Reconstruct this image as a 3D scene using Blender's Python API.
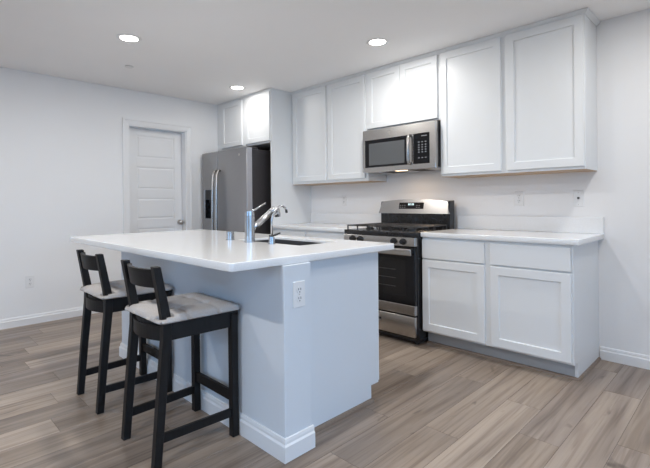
import bpy, bmesh, math, random
from mathutils import Vector, Matrix

for o in list(bpy.data.objects):
    bpy.data.objects.remove(o, do_unlink=True)
SC = bpy.context.scene
COL = SC.collection
PI = math.pi
R = math.radians

# ------------------------------------------------------------------ camera
FPX, V0, YAW, ROLL = 431.933, 202.837, 0.7827, -0.0091
cam_d = bpy.data.cameras.new('camera')
cam = bpy.data.objects.new('camera', cam_d)
COL.objects.link(cam)
SC.camera = cam
cam_d.sensor_fit = 'HORIZONTAL'
cam_d.sensor_width = 36.0
cam_d.lens = FPX * 36.0 / 650.0
cam_d.shift_y = -(234.0 - V0) / 650.0
cam_d.clip_start = 0.05
_r = Vector((math.cos(YAW), math.sin(YAW), 0))
_f = Vector((-math.sin(YAW), math.cos(YAW), 0))
_u = Vector((0, 0, 1))
_right = math.cos(ROLL) * _r + math.sin(ROLL) * _u
_up = -math.sin(ROLL) * _r + math.cos(ROLL) * _u
_m = Matrix((_right, _up, -_f)).transposed().to_4x4()
_m.translation = Vector((0.8141, -3.6551, 1.1583))
cam.matrix_world = _m

# ------------------------------------------------------------------ world (daylight outside the windows)
W = bpy.data.worlds.new('sky')
SC.world = W
W.use_nodes = True
bg = W.node_tree.nodes['Background']
bg.inputs['Color'].default_value = (0.32, 0.60, 1.0, 1)
bg.inputs['Strength'].default_value = 4.1

LAMP_POWER = 8.0        # kitchen lamps, held low against hot spots on the cabinets
REAR_POWER = 14.5       # lamps behind the camera, raised to fill the room with light
LAMP_COLOUR = (1.0, 0.975, 0.935)

# ------------------------------------------------------------------ exposure
SC.view_settings.view_transform = 'Standard'
SC.view_settings.look = 'None'
SC.view_settings.gamma = 1.0
SC.view_settings.use_curve_mapping = False
SC.view_settings.exposure = 0.42
SC.cycles.max_bounces = 10
SC.cycles.diffuse_bounces = 6
SC.cycles.glossy_bounces = 5
SC.cycles.caustics_reflective = False
SC.cycles.caustics_refractive = False

# ------------------------------------------------------------------ materials
def srgb(r, g, b):
    f = lambda c: (c / 255 / 12.92) if c / 255 <= 0.04045 else ((c / 255 + 0.055) / 1.055) ** 2.4
    return (f(r), f(g), f(b), 1)

def mat(name, col, rough=0.5, metal=0.0, var=0.03, scale=6.0, bump=0.0, bscale=200.0, stretch=None, spec=0.5,
        rvar=0.0, emit=None, estr=0.0, coat=0.0):
    m = bpy.data.materials.new(name)
    m.use_nodes = True
    nt = m.node_tree
    b = nt.nodes['Principled BSDF']
    tc = nt.nodes.new('ShaderNodeTexCoord')
    mp = nt.nodes.new('ShaderNodeMapping')
    nt.links.new(tc.outputs['Object'], mp.inputs['Vector'])
    if stretch: mp.inputs['Scale'].default_value = stretch
    nz = nt.nodes.new('ShaderNodeTexNoise')
    nz.inputs['Scale'].default_value = scale
    nz.inputs['Detail'].default_value = 4
    nt.links.new(mp.outputs[0], nz.inputs['Vector'])
    rp = nt.nodes.new('ShaderNodeValToRGB')
    rp.color_ramp.elements[0].position = 0.3
    rp.color_ramp.elements[1].position = 0.7
    rp.color_ramp.elements[0].color = tuple(c * (1 - var) for c in col[:3]) + (1,)
    rp.color_ramp.elements[1].color = tuple(min(1, c * (1 + var)) for c in col[:3]) + (1,)
    nt.links.new(nz.outputs['Fac'], rp.inputs['Fac'])
    nt.links.new(rp.outputs['Color'], b.inputs['Base Color'])
    b.inputs['Roughness'].default_value = rough
    b.inputs['Metallic'].default_value = metal
    b.inputs['Specular IOR Level'].default_value = spec
    if coat:
        b.inputs['Coat Weight'].default_value = coat
        b.inputs['Coat Roughness'].default_value = 0.08
    if rvar:
        mr = nt.nodes.new('ShaderNodeMapRange')
        mr.inputs['To Min'].default_value = rough - rvar
        mr.inputs['To Max'].default_value = rough + rvar
        nt.links.new(nz.outputs['Fac'], mr.inputs['Value'])
        nt.links.new(mr.outputs[0], b.inputs['Roughness'])
    if bump:
        n2 = nt.nodes.new('ShaderNodeTexNoise')
        n2.inputs['Scale'].default_value = bscale
        n2.inputs['Detail'].default_value = 3
        nt.links.new(mp.outputs[0], n2.inputs['Vector'])
        bp = nt.nodes.new('ShaderNodeBump')
        bp.inputs['Strength'].default_value = bump
        bp.inputs['Distance'].default_value = 0.002
        nt.links.new(n2.outputs['Fac'], bp.inputs['Height'])
        nt.links.new(bp.outputs[0], b.inputs['Normal'])
    if emit:
        b.inputs['Emission Color'].default_value = tuple(emit) + (1,)
        b.inputs['Emission Strength'].default_value = estr
    return m

M = {}
M['wall'] = mat('wall_paint', (0.84, 0.84, 0.845, 1), 0.75, var=0.008, scale=2, bump=0.25, bscale=90, spec=0.25)
M['ceiling'] = mat('ceiling_paint', (0.93, 0.92, 0.915, 1), 0.85, var=0.008, scale=2, bump=0.3, bscale=70, spec=0.2)
M['trim'] = mat('trim_enamel', (0.82, 0.82, 0.825, 1), 0.35, var=0.008, scale=3)
M['cabinet'] = mat('cabinet_white_paint', (0.785, 0.80, 0.81, 1), 0.34, var=0.008, scale=3, spec=0.22)
M['island'] = mat('island_paint', (0.69, 0.725, 0.765, 1), 0.5, var=0.01, scale=3, bump=0.08, bscale=90, spec=0.4)
M['toe'] = mat('toe_kick_shade_grey', (0.42, 0.425, 0.43, 1), 0.5, var=0.02, scale=6)  # grey takes in the shade under the cabinet overhang
M['maple'] = mat('maple_underside', srgb(178, 150, 122), 0.5, var=0.12, scale=8, stretch=(2, 14, 14))
M['shoe'] = mat('shoe_mould_wood', srgb(128, 112, 99), 0.45, var=0.15, scale=8, stretch=(6, 6, 30))
M['quartz'] = mat('white_quartz', (0.83, 0.83, 0.83, 1), 0.13, var=0.035, scale=160, spec=0.5)
M['steel'] = mat('brushed_stainless', (0.50, 0.482, 0.465, 1), 0.25, 1.0, var=0.05, scale=12, stretch=(1.5, 40, 60), rvar=0.06)
M['slate'] = mat('fridge_grey_steel', (0.36, 0.355, 0.36, 1), 0.36, 0.85, var=0.04, scale=12, stretch=(1.5, 40, 60), rvar=0.05)
M['slate_edge'] = mat('fridge_edge_steel', (0.52, 0.52, 0.55, 1), 0.4, 0.7, var=0.03, scale=20)
M['fridge_side'] = mat('fridge_side_charcoal', (0.045, 0.04, 0.042, 1), 0.45, var=0.1, scale=60, bump=0.15, bscale=300)
M['chrome'] = mat('polished_chrome', (0.50, 0.51, 0.53, 1), 0.24, 1.0, var=0.02, scale=10)
M['nickel'] = mat('satin_nickel', (0.60, 0.57, 0.54, 1), 0.28, 1.0, var=0.03, scale=20)
M['black'] = mat('black_enamel', (0.014, 0.014, 0.016, 1), 0.22, var=0.1, scale=30)
M['black_matte'] = mat('black_plastic', (0.02, 0.02, 0.022, 1), 0.45, var=0.15, scale=40)
M['iron'] = mat('cast_iron', (0.03, 0.03, 0.032, 1), 0.38, var=0.2, scale=80, bump=0.3, bscale=300)
M['glass_black'] = mat('oven_black_glass', (0.008, 0.008, 0.010, 1), 0.06, var=0.1, scale=10, spec=0.35)
M['glass_grey'] = mat('microwave_window_glass', (0.10, 0.105, 0.11, 1), 0.16, var=0.1, scale=400, spec=0.7)
M['rack'] = mat('oven_rack_wire', (0.10, 0.095, 0.09, 1), 0.4, 0.6, var=0.1, scale=50)
M['print'] = mat('printed_keys', (0.22, 0.23, 0.245, 1), 0.5, var=0.05, scale=50)
M['display'] = mat('clock_display', (0.5, 0.7, 0.75, 1), 0.4, emit=(0.65, 0.9, 1.0), estr=0.35)
M['stool'] = mat('black_brown_stain', (0.0075, 0.0068, 0.0072, 1), 0.5, var=0.35, scale=18, stretch=(5, 5, 0.6), bump=0.1, bscale=60, spec=0.3)
M['fabric'] = mat('grey_cushion_fabric', srgb(180, 175, 172), 0.95, var=0.10, scale=220, bump=0.5, bscale=500, spec=0.1)
M['plastic'] = mat('white_plastic', (0.80, 0.80, 0.80, 1), 0.35, var=0.008, scale=10)
M['slot'] = mat('dark_slot', (0.04, 0.04, 0.045, 1), 0.6, var=0.1, scale=50)
M['sink'] = mat('sink_composite', (0.05, 0.052, 0.058, 1), 0.45, 0.0, var=0.05, scale=60)
M['lens'] = mat('lamp_lens', (0.9, 0.9, 0.88, 1), 0.4, emit=(1.0, 0.93, 0.86), estr=14.0)
M['bulb'] = mat('hood_lamp_lens', (0.9, 0.85, 0.75, 1), 0.4, emit=(1.0, 0.72, 0.45), estr=4.0)
M['groove'] = mat('plank_groove', srgb(84, 72, 63), 0.8, var=0.1, scale=20)
M['block'] = mat('added_block_wall', (0.42, 0.38, 0.34, 1), 0.9, var=0.1, scale=5, bump=0.3, bscale=60)  # for the unseen walls added outside
M['concrete'] = mat('patio_concrete', (0.45, 0.44, 0.42, 1), 0.9, var=0.08, scale=4)

def glass_mat():
    m = bpy.data.materials.new('window_glass'); m.use_nodes = True
    nt = m.node_tree; nt.nodes.clear()
    out = nt.nodes.new('ShaderNodeOutputMaterial')
    mix = nt.nodes.new('ShaderNodeMixShader'); tr = nt.nodes.new('ShaderNodeBsdfTransparent')
    gl = nt.nodes.new('ShaderNodeBsdfGlossy'); gl.inputs['Roughness'].default_value = 0.02
    fr = nt.nodes.new('ShaderNodeFresnel'); fr.inputs['IOR'].default_value = 1.45
    nt.links.new(fr.outputs[0], mix.inputs[0]); nt.links.new(tr.outputs[0], mix.inputs[1])
    nt.links.new(gl.outputs[0], mix.inputs[2]); nt.links.new(mix.outputs[0], out.inputs[0])
    return m
M['glass'] = glass_mat()

def plank_mat():
    m = bpy.data.materials.new('oak_plank'); m.use_nodes = True
    nt = m.node_tree; b = nt.nodes['Principled BSDF']
    N = lambda t: nt.nodes.new(t)
    L = nt.links.new
    tc = N('ShaderNodeTexCoord'); at = N('ShaderNodeAttribute'); at.attribute_name = 'plank'
    sep = N('ShaderNodeSeparateColor'); L(at.outputs['Color'], sep.inputs[0])
    off = N('ShaderNodeVectorMath'); off.operation = 'SCALE'; off.inputs['Scale'].default_value = 37.0
    L(at.outputs['Color'], off.inputs[0])
    add = N('ShaderNodeVectorMath'); add.operation = 'ADD'
    L(tc.outputs['Object'], add.inputs[0]); L(off.outputs[0], add.inputs[1])
    def noise(scale, st, detail=4, dist=0.0):
        mp = N('ShaderNodeMapping'); mp.inputs['Scale'].default_value = st
        L(add.outputs[0], mp.inputs['Vector'])
        n = N('ShaderNodeTexNoise'); n.inputs['Scale'].default_value = scale; n.inputs['Detail'].default_value = detail
        n.inputs['Distortion'].default_value = dist
        L(mp.outputs[0], n.inputs['Vector']); return n
    def ramp(src, stops):
        r = N('ShaderNodeValToRGB')
        while len(r.color_ramp.elements) < len(stops): r.color_ramp.elements.new(0.5)
        for e, (p, c) in zip(r.color_ramp.elements, stops): e.position = p; e.color = c
        L(src, r.inputs['Fac']); return r
    def mixc(a, bb, fac, mode='MIX'):
        x = N('ShaderNodeMix'); x.data_type = 'RGBA'; x.blend_type = mode
        if isinstance(fac, float): x.inputs[0].default_value = fac
        else: L(fac, x.inputs[0])
        L(a, x.inputs[6]); L(bb, x.inputs[7]); return x.outputs[2]
    tone = ramp(sep.outputs[0], [(0.0, srgb(140, 127, 116)), (0.35, srgb(155, 140, 126)), (0.7, srgb(170, 155, 141)), (1.0, srgb(146, 133, 124))])
    big = noise(1.0, (8, 0.9, 1), 4, 0.7)            # broad cathedral shading along the plank
    c1 = ramp(big.outputs['Fac'], [(0.30, (0.58, 0.55, 0.53, 1)), (0.44, (0.88, 0.86, 0.85, 1)), (0.56, (1.02, 1.01, 1.0, 1)), (0.7, (1.12, 1.10, 1.08, 1))])
    fine = noise(1.0, (60, 2.0, 1), 5, 0.4)
    c2 = ramp(fine.outputs['Fac'], [(0.32, (0.66, 0.63, 0.61, 1)), (0.48, (0.97, 0.97, 0.97, 1)), (0.7, (1.10, 1.10, 1.10, 1))])
    # growth rings: distorted wave
    mp = N('ShaderNodeMapping'); mp.inputs['Scale'].default_value = (1, 0.055, 1); L(add.outputs[0], mp.inputs['Vector'])
    wv = N('ShaderNodeTexWave'); wv.inputs['Scale'].default_value = 3.6; wv.inputs['Distortion'].default_value = 8.0
    wv.inputs['Detail'].default_value = 2.5; wv.inputs['Detail Scale'].default_value = 2.4
    L(mp.outputs[0], wv.inputs['Vector'])
    c3 = ramp(wv.outputs['Fac'], [(0.0, (0.74, 0.71, 0.68, 1)), (0.12, (0.96, 0.96, 0.96, 1)), (1.0, (1.03, 1.03, 1.03, 1))])
    knot = noise(1.0, (6.5, 2.6, 1), 2, 1.5)
    c4 = ramp(knot.outputs['Fac'], [(0.22, (0.30, 0.27, 0.25, 1)), (0.33, (1, 1, 1, 1))])
    col = mixc(tone.outputs[0], c1.outputs[0], 0.85, 'MULTIPLY')
    col = mixc(col, c2.outputs[0], 0.8, 'MULTIPLY')
    col = mixc(col, c3.outputs[0], 0.75, 'MULTIPLY')
    col = mixc(col, c4.outputs[0], 0.9, 'MULTIPLY')
    L(col, b.inputs['Base Color'])
    b.inputs['Roughness'].default_value = 0.34
    b.inputs['Specular IOR Level'].default_value = 0.4
    bp = N('ShaderNodeBump'); bp.inputs['Strength'].default_value = 0.15; bp.inputs['Distance'].default_value = 0.001
    L(fine.outputs['Fac'], bp.inputs['Height']); L(bp.outputs[0], b.inputs['Normal'])
    return m
M['plank'] = plank_mat()

# ------------------------------------------------------------------ mesh helpers
def merge(bm, src):
    me = bpy.data.meshes.new('tmp'); src.to_mesh(me); src.free(); bm.from_mesh(me); bpy.data.meshes.remove(me)

def box(bm, x0, x1, y0, y1, z0, z1, bev=0.0, seg=1):
    b = bmesh.new()
    bmesh.ops.create_cube(b, size=1.0)
    x0, x1 = min(x0, x1), max(x0, x1); y0, y1 = min(y0, y1), max(y0, y1); z0, z1 = min(z0, z1), max(z0, z1)
    for v in b.verts:
        v.co = Vector(((x0 + x1) / 2 + v.co.x * (x1 - x0), (y0 + y1) / 2 + v.co.y * (y1 - y0), (z0 + z1) / 2 + v.co.z * (z1 - z0)))
    if bev:
        bmesh.ops.bevel(b, geom=list(b.edges), offset=bev, segments=seg, affect='EDGES', profile=0.5)
    merge(bm, b)

def hexa(bm, pts, bev=0.0):
    """8 points: four of the bottom loop, then four of the top loop, same order"""
    b = bmesh.new()
    v = [b.verts.new(p) for p in pts]
    for f in ((3, 2, 1, 0), (4, 5, 6, 7), (0, 1, 5, 4), (1, 2, 6, 5), (2, 3, 7, 6), (3, 0, 4, 7)):
        b.faces.new([v[i] for i in f])
    bmesh.ops.recalc_face_normals(b, faces=b.faces)
    if bev: bmesh.ops.bevel(b, geom=list(b.edges), offset=bev, segments=1, affect='EDGES')
    merge(bm, b)

def cyl(bm, p0, p1, r0, r1=None, seg=24, bev=0.0):
    r1 = r0 if r1 is None else r1
    p0, p1 = Vector(p0), Vector(p1)
    d = p1 - p0; L = d.length
    b = bmesh.new()
    bmesh.ops.create_cone(b, cap_ends=True, segments=seg, radius1=r0, radius2=r1, depth=L)
    if bev:
        es = [e for e in b.edges if len(e.link_faces) == 2 and any(len(f.verts) > 4 for f in e.link_faces)]
        bmesh.ops.bevel(b, geom=es, offset=bev, segments=2, affect='EDGES')
    q = Vector((0, 0, 1)).rotation_difference(d.normalized())
    bmesh.ops.transform(b, matrix=Matrix.Translation((p0 + p1) / 2) @ q.to_matrix().to_4x4(), verts=b.verts)
    merge(bm, b)

def tube(bm, pts, r, seg=12):
    pts = [Vector(p) for p in pts]
    rs = r if isinstance(r, (list, tuple)) else [r] * len(pts)
    rings = []; prev = None
    for i, p in enumerate(pts):
        t = (pts[min(i + 1, len(pts) - 1)] - pts[max(i - 1, 0)]).normalized()
        if prev is None:
            a = t.orthogonal().normalized()
        else:
            a = (prev - t * prev.dot(t)).normalized()
        prev = a; c = t.cross(a)
        rings.append([bm.verts.new(p + rs[i] * (math.cos(2 * PI * k / seg) * a + math.sin(2 * PI * k / seg) * c)) for k in range(seg)])
    for A, B in zip(rings, rings[1:]):
        for k in range(seg):
            bm.faces.new((A[k], A[(k + 1) % seg], B[(k + 1) % seg], B[k]))
    bm.faces.new(list(reversed(rings[0]))); bm.faces.new(rings[-1])

def sphere(bm, c, r, sx=1, sy=1, sz=1, u=20, v=12):
    b = bmesh.new(); bmesh.ops.create_uvsphere(b, u_segments=u, v_segments=v, radius=r)
    bmesh.ops.transform(b, matrix=Matrix.Translation(c) @ Matrix.Diagonal((sx, sy, sz, 1)), verts=b.verts)
    merge(bm, b)

def prism(bm, poly, axis, a0, a1, bev=0.0):
    """extrude a 2D polygon along an axis; poly in the two other axes, in xyz order"""
    b = bmesh.new()
    def P(p, a):
        if axis == 'x': return (a, p[0], p[1])
        if axis == 'y': return (p[0], a, p[1])
        return (p[0], p[1], a)
    A = [b.verts.new(P(p, a0)) for p in poly]; B = [b.verts.new(P(p, a1)) for p in poly]
    n = len(poly)
    b.faces.new(A); b.faces.new(list(reversed(B)))
    for i in range(n): b.faces.new((A[i], B[i], B[(i + 1) % n], A[(i + 1) % n]))
    bmesh.ops.recalc_face_normals(b, faces=b.faces)
    if bev: bmesh.ops.bevel(b, geom=list(b.edges), offset=bev, segments=1, affect='EDGES')
    merge(bm, b)

def sweep(bm, path, prof, closed=False):
    """sweep a profile of (outward distance, z) along a plan path with mitred corners; outward = right of travel"""
    n = len(path); rows = []
    for i, p in enumerate(path):
        p = Vector(p).to_2d() if len(p) > 2 else Vector(p)
        def nrm(a, c):
            d_ = (Vector(c) - Vector(a)).normalized(); return Vector((d_.y, -d_.x))
        ns = []
        if i > 0: ns.append(nrm(path[i - 1], path[i]))
        if i < n - 1: ns.append(nrm(path[i], path[i + 1]))
        m_ = ns[0] if len(ns) == 1 else (ns[0] + ns[1]) / (1 + ns[0].dot(ns[1]))
        rows.append([bm.verts.new((p.x + m_.x * d_, p.y + m_.y * d_, z)) for d_, z in prof])
    fs = [bm.faces.new(rows[0]), bm.faces.new(list(reversed(rows[-1])))]
    k = len(prof)
    for A, B in zip(rows, rows[1:]):
        for j in range(k): fs.append(bm.faces.new((A[j], B[j], B[(j + 1) % k], A[(j + 1) % k])))
    bmesh.ops.recalc_face_normals(bm, faces=fs)

def shaker(bm, x0, x1, z0, z1, yf, th=0.02, stile=0.057, rec=0.011, sgn=1):
    """door with a recessed panel; front face at y=yf, body goes to yf+sgn*th"""
    e = 0.0025
    def loop(i, y): return [bm.verts.new((a, y, c)) for a, c in ((x0 + i, z0 + i), (x1 - i, z0 + i), (x1 - i, z1 - i), (x0 + i, z1 - i))]
    ls = [loop(0, yf + sgn * th), loop(0, yf + sgn * e), loop(e, yf), loop(stile, yf), loop(stile + 0.004, yf + sgn * rec)]
    fs = [bm.faces.new(ls[0])]
    for A, B in zip(ls, ls[1:]):
        for k in range(4): fs.append(bm.faces.new((A[k], A[(k + 1) % 4], B[(k + 1) % 4], B[k])))
    fs.append(bm.faces.new(ls[-1]))
    bmesh.ops.recalc_face_normals(bm, faces=fs)

def slabfront(bm, x0, x1, z0, z1, yf, th=0.02):
    box(bm, x0, x1, yf, yf + th, z0, z1, 0.0025)

def origin(o):
    p = Vector((0, 0, 0))
    while o is not None:
        p += o.location; o = o.parent
    return p

def obj(name, bm, m, parent=None, local=False, smooth=False, at=None):
    """link one mesh object; verts are world coordinates unless local"""
    me = bpy.data.meshes.new(name)
    base = Vector((0, 0, 0))
    if parent is not None and not local: base = origin(parent)
    elif at is not None: base = Vector(at)
    if base.length: bmesh.ops.translate(bm, verts=bm.verts, vec=-base)
    bm.to_mesh(me); bm.free()
    me.materials.append(m)
    if smooth:
        for p in me.polygons: p.use_smooth = True
    o = bpy.data.objects.new(name, me); COL.objects.link(o)
    if parent is not None: o.parent = parent
    elif at is not None: o.location = at
    if smooth == 'auto':
        md = o.modifiers.new('wn', 'WEIGHTED_NORMAL'); md.keep_sharp = True
        for ed in me.edges: pass
    return o

def shade_auto(o, ang=35):
    me = o.data
    b = bmesh.new(); b.from_mesh(me)
    for f in b.faces: f.smooth = True
    for e in b.edges:
        if len(e.link_faces) == 2 and e.calc_face_angle(0) > R(ang): e.smooth = False
    b.to_mesh(me); b.free()
    return o

def tag(o, label, cat, group=None):
    o['label'] = label; o['category'] = cat
    if group: o['group'] = group
    return o

def thing(name, label, cat, loc=(0, 0, 0), rotz=0.0, group=None):
    o = bpy.data.objects.new(name, None); COL.objects.link(o)
    o.empty_display_size = 0.1
    o.location = loc; o.rotation_euler = (0, 0, rotz)
    return tag(o, label, cat, group)

def struct(name, bm=None, m=None, parent=None):
    if bm is None:
        o = bpy.data.objects.new(name, None); COL.objects.link(o)
    else:
        o = obj(name, bm, m, parent)
    if parent is None: o['kind'] = 'structure'
    return o

def dup(root, loc, label, rotz=None):
    r = root.copy(); COL.objects.link(r); r.location = loc
    if rotz is not None: r.rotation_euler = (0, 0, rotz)
    r['label'] = label
    for ch in list(root.children):
        c = ch.copy(); COL.objects.link(c); c.parent = r
        for g in ch.children:
            d = g.copy(); COL.objects.link(d); d.parent = c
    return r

def nb(): return bmesh.new()

# ------------------------------------------------------------------ room shell
XL, XR_, YF, H = -4.203, 3.0, -7.0, 2.463
WT = 0.12

def plank_floor():
    random.seed(11)
    bm = nb(); lay = bm.loops.layers.color.new('plank')
    pw = 0.187; x0 = -0.592
    joints = {0: -2.222, 1: -1.709, 2: -1.122, 3: -1.447, 4: -0.592, 5: -1.233, -7: -3.05, -8: -2.86, -11: -2.87, -15: -2.9, -1: -0.55, -2: -1.2}
    L = 1.22; g = 0.0005; c = 0.0013
    def quad(vs, col):
        f = bm.faces.new(vs)
        for lp in f.loops: lp[lay] = col
    k0 = int(math.floor((XL - x0) / pw)); k1 = int(math.ceil((XR_ - x0) / pw))
    for k in range(k0, k1):
        a, b = x0 + k * pw, x0 + (k + 1) * pw
        a, b = max(a, XL), min(b, XR_)
        if b - a < 0.01: continue
        j = joints.get(k, random.uniform(-3, -1))
        while j > YF: j -= L
        ys = []
        while j < L: ys.append(j); j += L
        for q in ys:
            p0, p1 = max(q, YF), min(q + L, 0.0)
            if p1 - p0 < 0.01: continue
            col = (random.random(), random.random(), random.random(), 1)
            def ring(i, z): return [bm.verts.new(v) for v in ((a + i, p0 + i, z), (b - i, p0 + i, z), (b - i, p1 - i, z), (a + i, p1 - i, z))]
            lo, hi = ring(g, -0.0012), ring(g + c, 0.0)
            quad(hi, col)
            for i in range(4): quad((lo[i], lo[(i + 1) % 4], hi[(i + 1) % 4], hi[i]), col)
    o = struct('floor', bm, M['plank'])
    sb = nb(); box(sb, XL, XR_, YF, 0, -0.05, -0.0010)
    obj('subfloor', sb, M['groove'], o)
    return o
plank_floor()

b = nb(); box(b, XL - WT, XR_ + WT, YF - WT, WT, H, H + 0.1); struct('ceiling', b, M['ceiling'])
b = nb(); box(b, XL - WT, XR_ + WT, 0, WT, 0, H); struct('wall_back', b, M['wall'])
DY0, DY1, DZ = -1.757, -1.050, 2.070              # door opening in the left wall
b = nb()
box(b, XL - WT, XL, YF, DY0, 0, H); box(b, XL - WT, XL, DY1, 0, 0, H); box(b, XL - WT, XL, DY0, DY1, DZ, H)
struct('wall_left', b, M['wall'])
# right wall with a wide sliding glass door, front wall with two windows (behind the camera)
GY0, GY1, GZ = -6.0, -1.4, 2.2
b = nb()
box(b, XR_, XR_ + WT, YF, GY0, 0, H); box(b, XR_, XR_ + WT, GY1, WT, 0, H); box(b, XR_, XR_ + WT, GY0, GY1, GZ, H)
struct('wall_right', b, M['wall'])
FX0, FX1, FZ0, FZ1 = -2.2, 0.4, 0.6, 2.1
b = nb()
box(b, XL - WT, FX0, YF - WT, YF, 0, H); box(b, FX1, XR_ + WT, YF - WT, YF, 0, H)
box(b, FX0, FX1, YF - WT, YF, 0, FZ0); box(b, FX0, FX1, YF - WT, YF, FZ1, H)
struct('wall_front', b, M['wall'])

def window_x(name, x, y0, y1, z0, z1, n):
    r = struct(name)
    f = nb(); w = 0.06
    box(f, x + 0.03, x + 0.09, y0, y1, z1 - w, z1); box(f, x + 0.03, x + 0.09, y0, y1, z0, z0 + w)
    for i in range(n + 1):
        yy = y0 + (y1 - y0 - w) * i / n
        box(f, x + 0.03, x + 0.09, yy, yy + w, z0, z1)
    obj('window_frame', f, M['trim'], r)
    for i in range(n):
        g = nb(); a = y0 + (y1 - y0 - w) * i / n + w; e = y0 + (y1 - y0 - w) * (i + 1) / n
        box(g, x + 0.057, x + 0.063, a, e, z0 + w, z1 - w); obj('pane', g, M['glass'], r)
window_x('window_1', XR_, GY0, GY1, 0.0, GZ, 3)
r = struct('window_2'); f = nb(); w = 0.06
box(f, FX0, FX1, YF - 0.09, YF - 0.03, FZ1 - w, FZ1); box(f, FX0, FX1, YF - 0.09, YF - 0.03, FZ0, FZ0 + w)
for i in range(3):
    xx = FX0 + (FX1 - FX0 - w) * i / 2; box(f, xx, xx + w, YF - 0.09, YF - 0.03, FZ0, FZ1)
obj('window_frame', f, M['trim'], r)
for i in range(2):
    g = nb(); a = FX0 + (FX1 - FX0 - w) * i / 2 + w; e = FX0 + (FX1 - FX0 - w) * (i + 1) / 2
    box(g, a, e, YF - 0.063, YF - 0.057, FZ0 + w, FZ1 - w); obj('pane', g, M['glass'], r)

# baseboards: stepped profile (distance from wall, height)
BB = [(0, 0), (0.015, 0), (0.015, 0.062), (0.009, 0.070), (0.009, 0.080), (0.006, 0.090), (0, 0.092)]
BBH = [(d, z * 1.12) for d, z in BB]
def bb_y(bm, x, sgn, y0, y1, P=BB): prism(bm, [(x + sgn * d, z) for d, z in P], 'y', y0, y1)      # wall normal along x
def bb_x(bm, y, sgn, x0, x1, P=BB): prism(bm, [(y + sgn * d, z) for d, z in P], 'x', x0, x1)      # wall normal along y
b = nb(); bb_y(b, XL, 1, YF, -1.828); struct('baseboard_left', b, M['trim'])
b = nb(); bb_x(b, 0, -1, 0.008, XR_); struct('baseboard_back', b, M['trim'])

# ------------------------------------------------------------------ white door in the left wall
d = struct('door_1')
xs = XL - 0.100                                    # visible face of the slab
b = nb()
box(b, xs - 0.035, xs - 0.007, DY0 + 0.018, DY1 - 0.018, 0.012, DZ - 0.018)
sy0, sy1 = DY0 + 0.018, DY1 - 0.018
py0, py1 = -1.624, -1.163
zz = [(1.710, 1.971), (1.338, 1.602), (0.985, 1.234), (0.612, 0.878), (0.24, 0.506)]
box(b, xs - 0.03, xs, sy0, py0, 0.012, DZ - 0.018, 0.001); box(b, xs - 0.03, xs, py1, sy1, 0.012, DZ - 0.018, 0.001)
edges = [DZ - 0.018] + [v for a, c in zz for v in (c, a)] + [0.012]
for i in range(0, len(edges), 2):
    box(b, xs - 0.03, xs, py0, py1, edges[i + 1], edges[i], 0.001)
for z0, z1 in zz:
    hexa(b, [(xs - 0.008, py0 + 0.012, z0 + 0.012), (xs - 0.008, py1 - 0.012, z0 + 0.012), (xs - 0.008, py1 - 0.012, z1 - 0.012), (xs - 0.008, py0 + 0.012, z1 - 0.012),
             (xs - 0.002, py0 + 0.026, z0 + 0.026), (xs - 0.002, py1 - 0.026, z0 + 0.026), (xs - 0.002, py1 - 0.026, z1 - 0.026), (xs - 0.002, py0 + 0.026, z1 - 0.026)])
obj('door_slab', b, M['trim'], d)
b = nb()
box(b, XL - WT, XL + 0.002, DY0, DY0 + 0.015, 0, DZ); box(b, XL - WT, XL + 0.002, DY1 - 0.015, DY1, 0, DZ); box(b, XL - WT, XL + 0.002, DY0, DY1, DZ - 0.015, DZ)
obj('door_jamb', b, M['trim'], d)
cw = 0.064
b = nb(); rows = []
for y, z, oy, oz in ((DY0, 0.0, -1, 0), (DY0, DZ, -1, 1), (DY1, DZ, 1, 1), (DY1, 0.0, 1, 0)):
    rows.append([b.verts.new((XL + dx, y + oy * o_, z + oz * o_)) for o_, dx in ((-0.003, 0.0005), (-0.003, 0.010), (cw - 0.020, 0.014), (cw - 0.016, 0.019), (cw, 0.019), (cw, 0.0005))])
b.faces.new(rows[0]); b.faces.new(list(reversed(rows[-1])))
for A, B in zip(rows, rows[1:]):
    for k in range(6): b.faces.new((A[k], B[k], B[(k + 1) % 6], A[(k + 1) % 6]))
bmesh.ops.recalc_face_normals(b, faces=b.faces)
obj('door_casing', b, M['trim'], d)
b = nb(); ky, kz = -1.102, 0.934
cyl(b, (xs, ky, kz), (xs + 0.008, ky, kz), 0.031, bev=0.003); cyl(b, (xs + 0.006, ky, kz), (xs + 0.04, ky, kz), 0.011)
sphere(b, (xs + 0.052, ky, kz), 0.028, 0.8, 1, 1)
shade_auto(obj('door_knob', b, M['nickel'], d))

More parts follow.
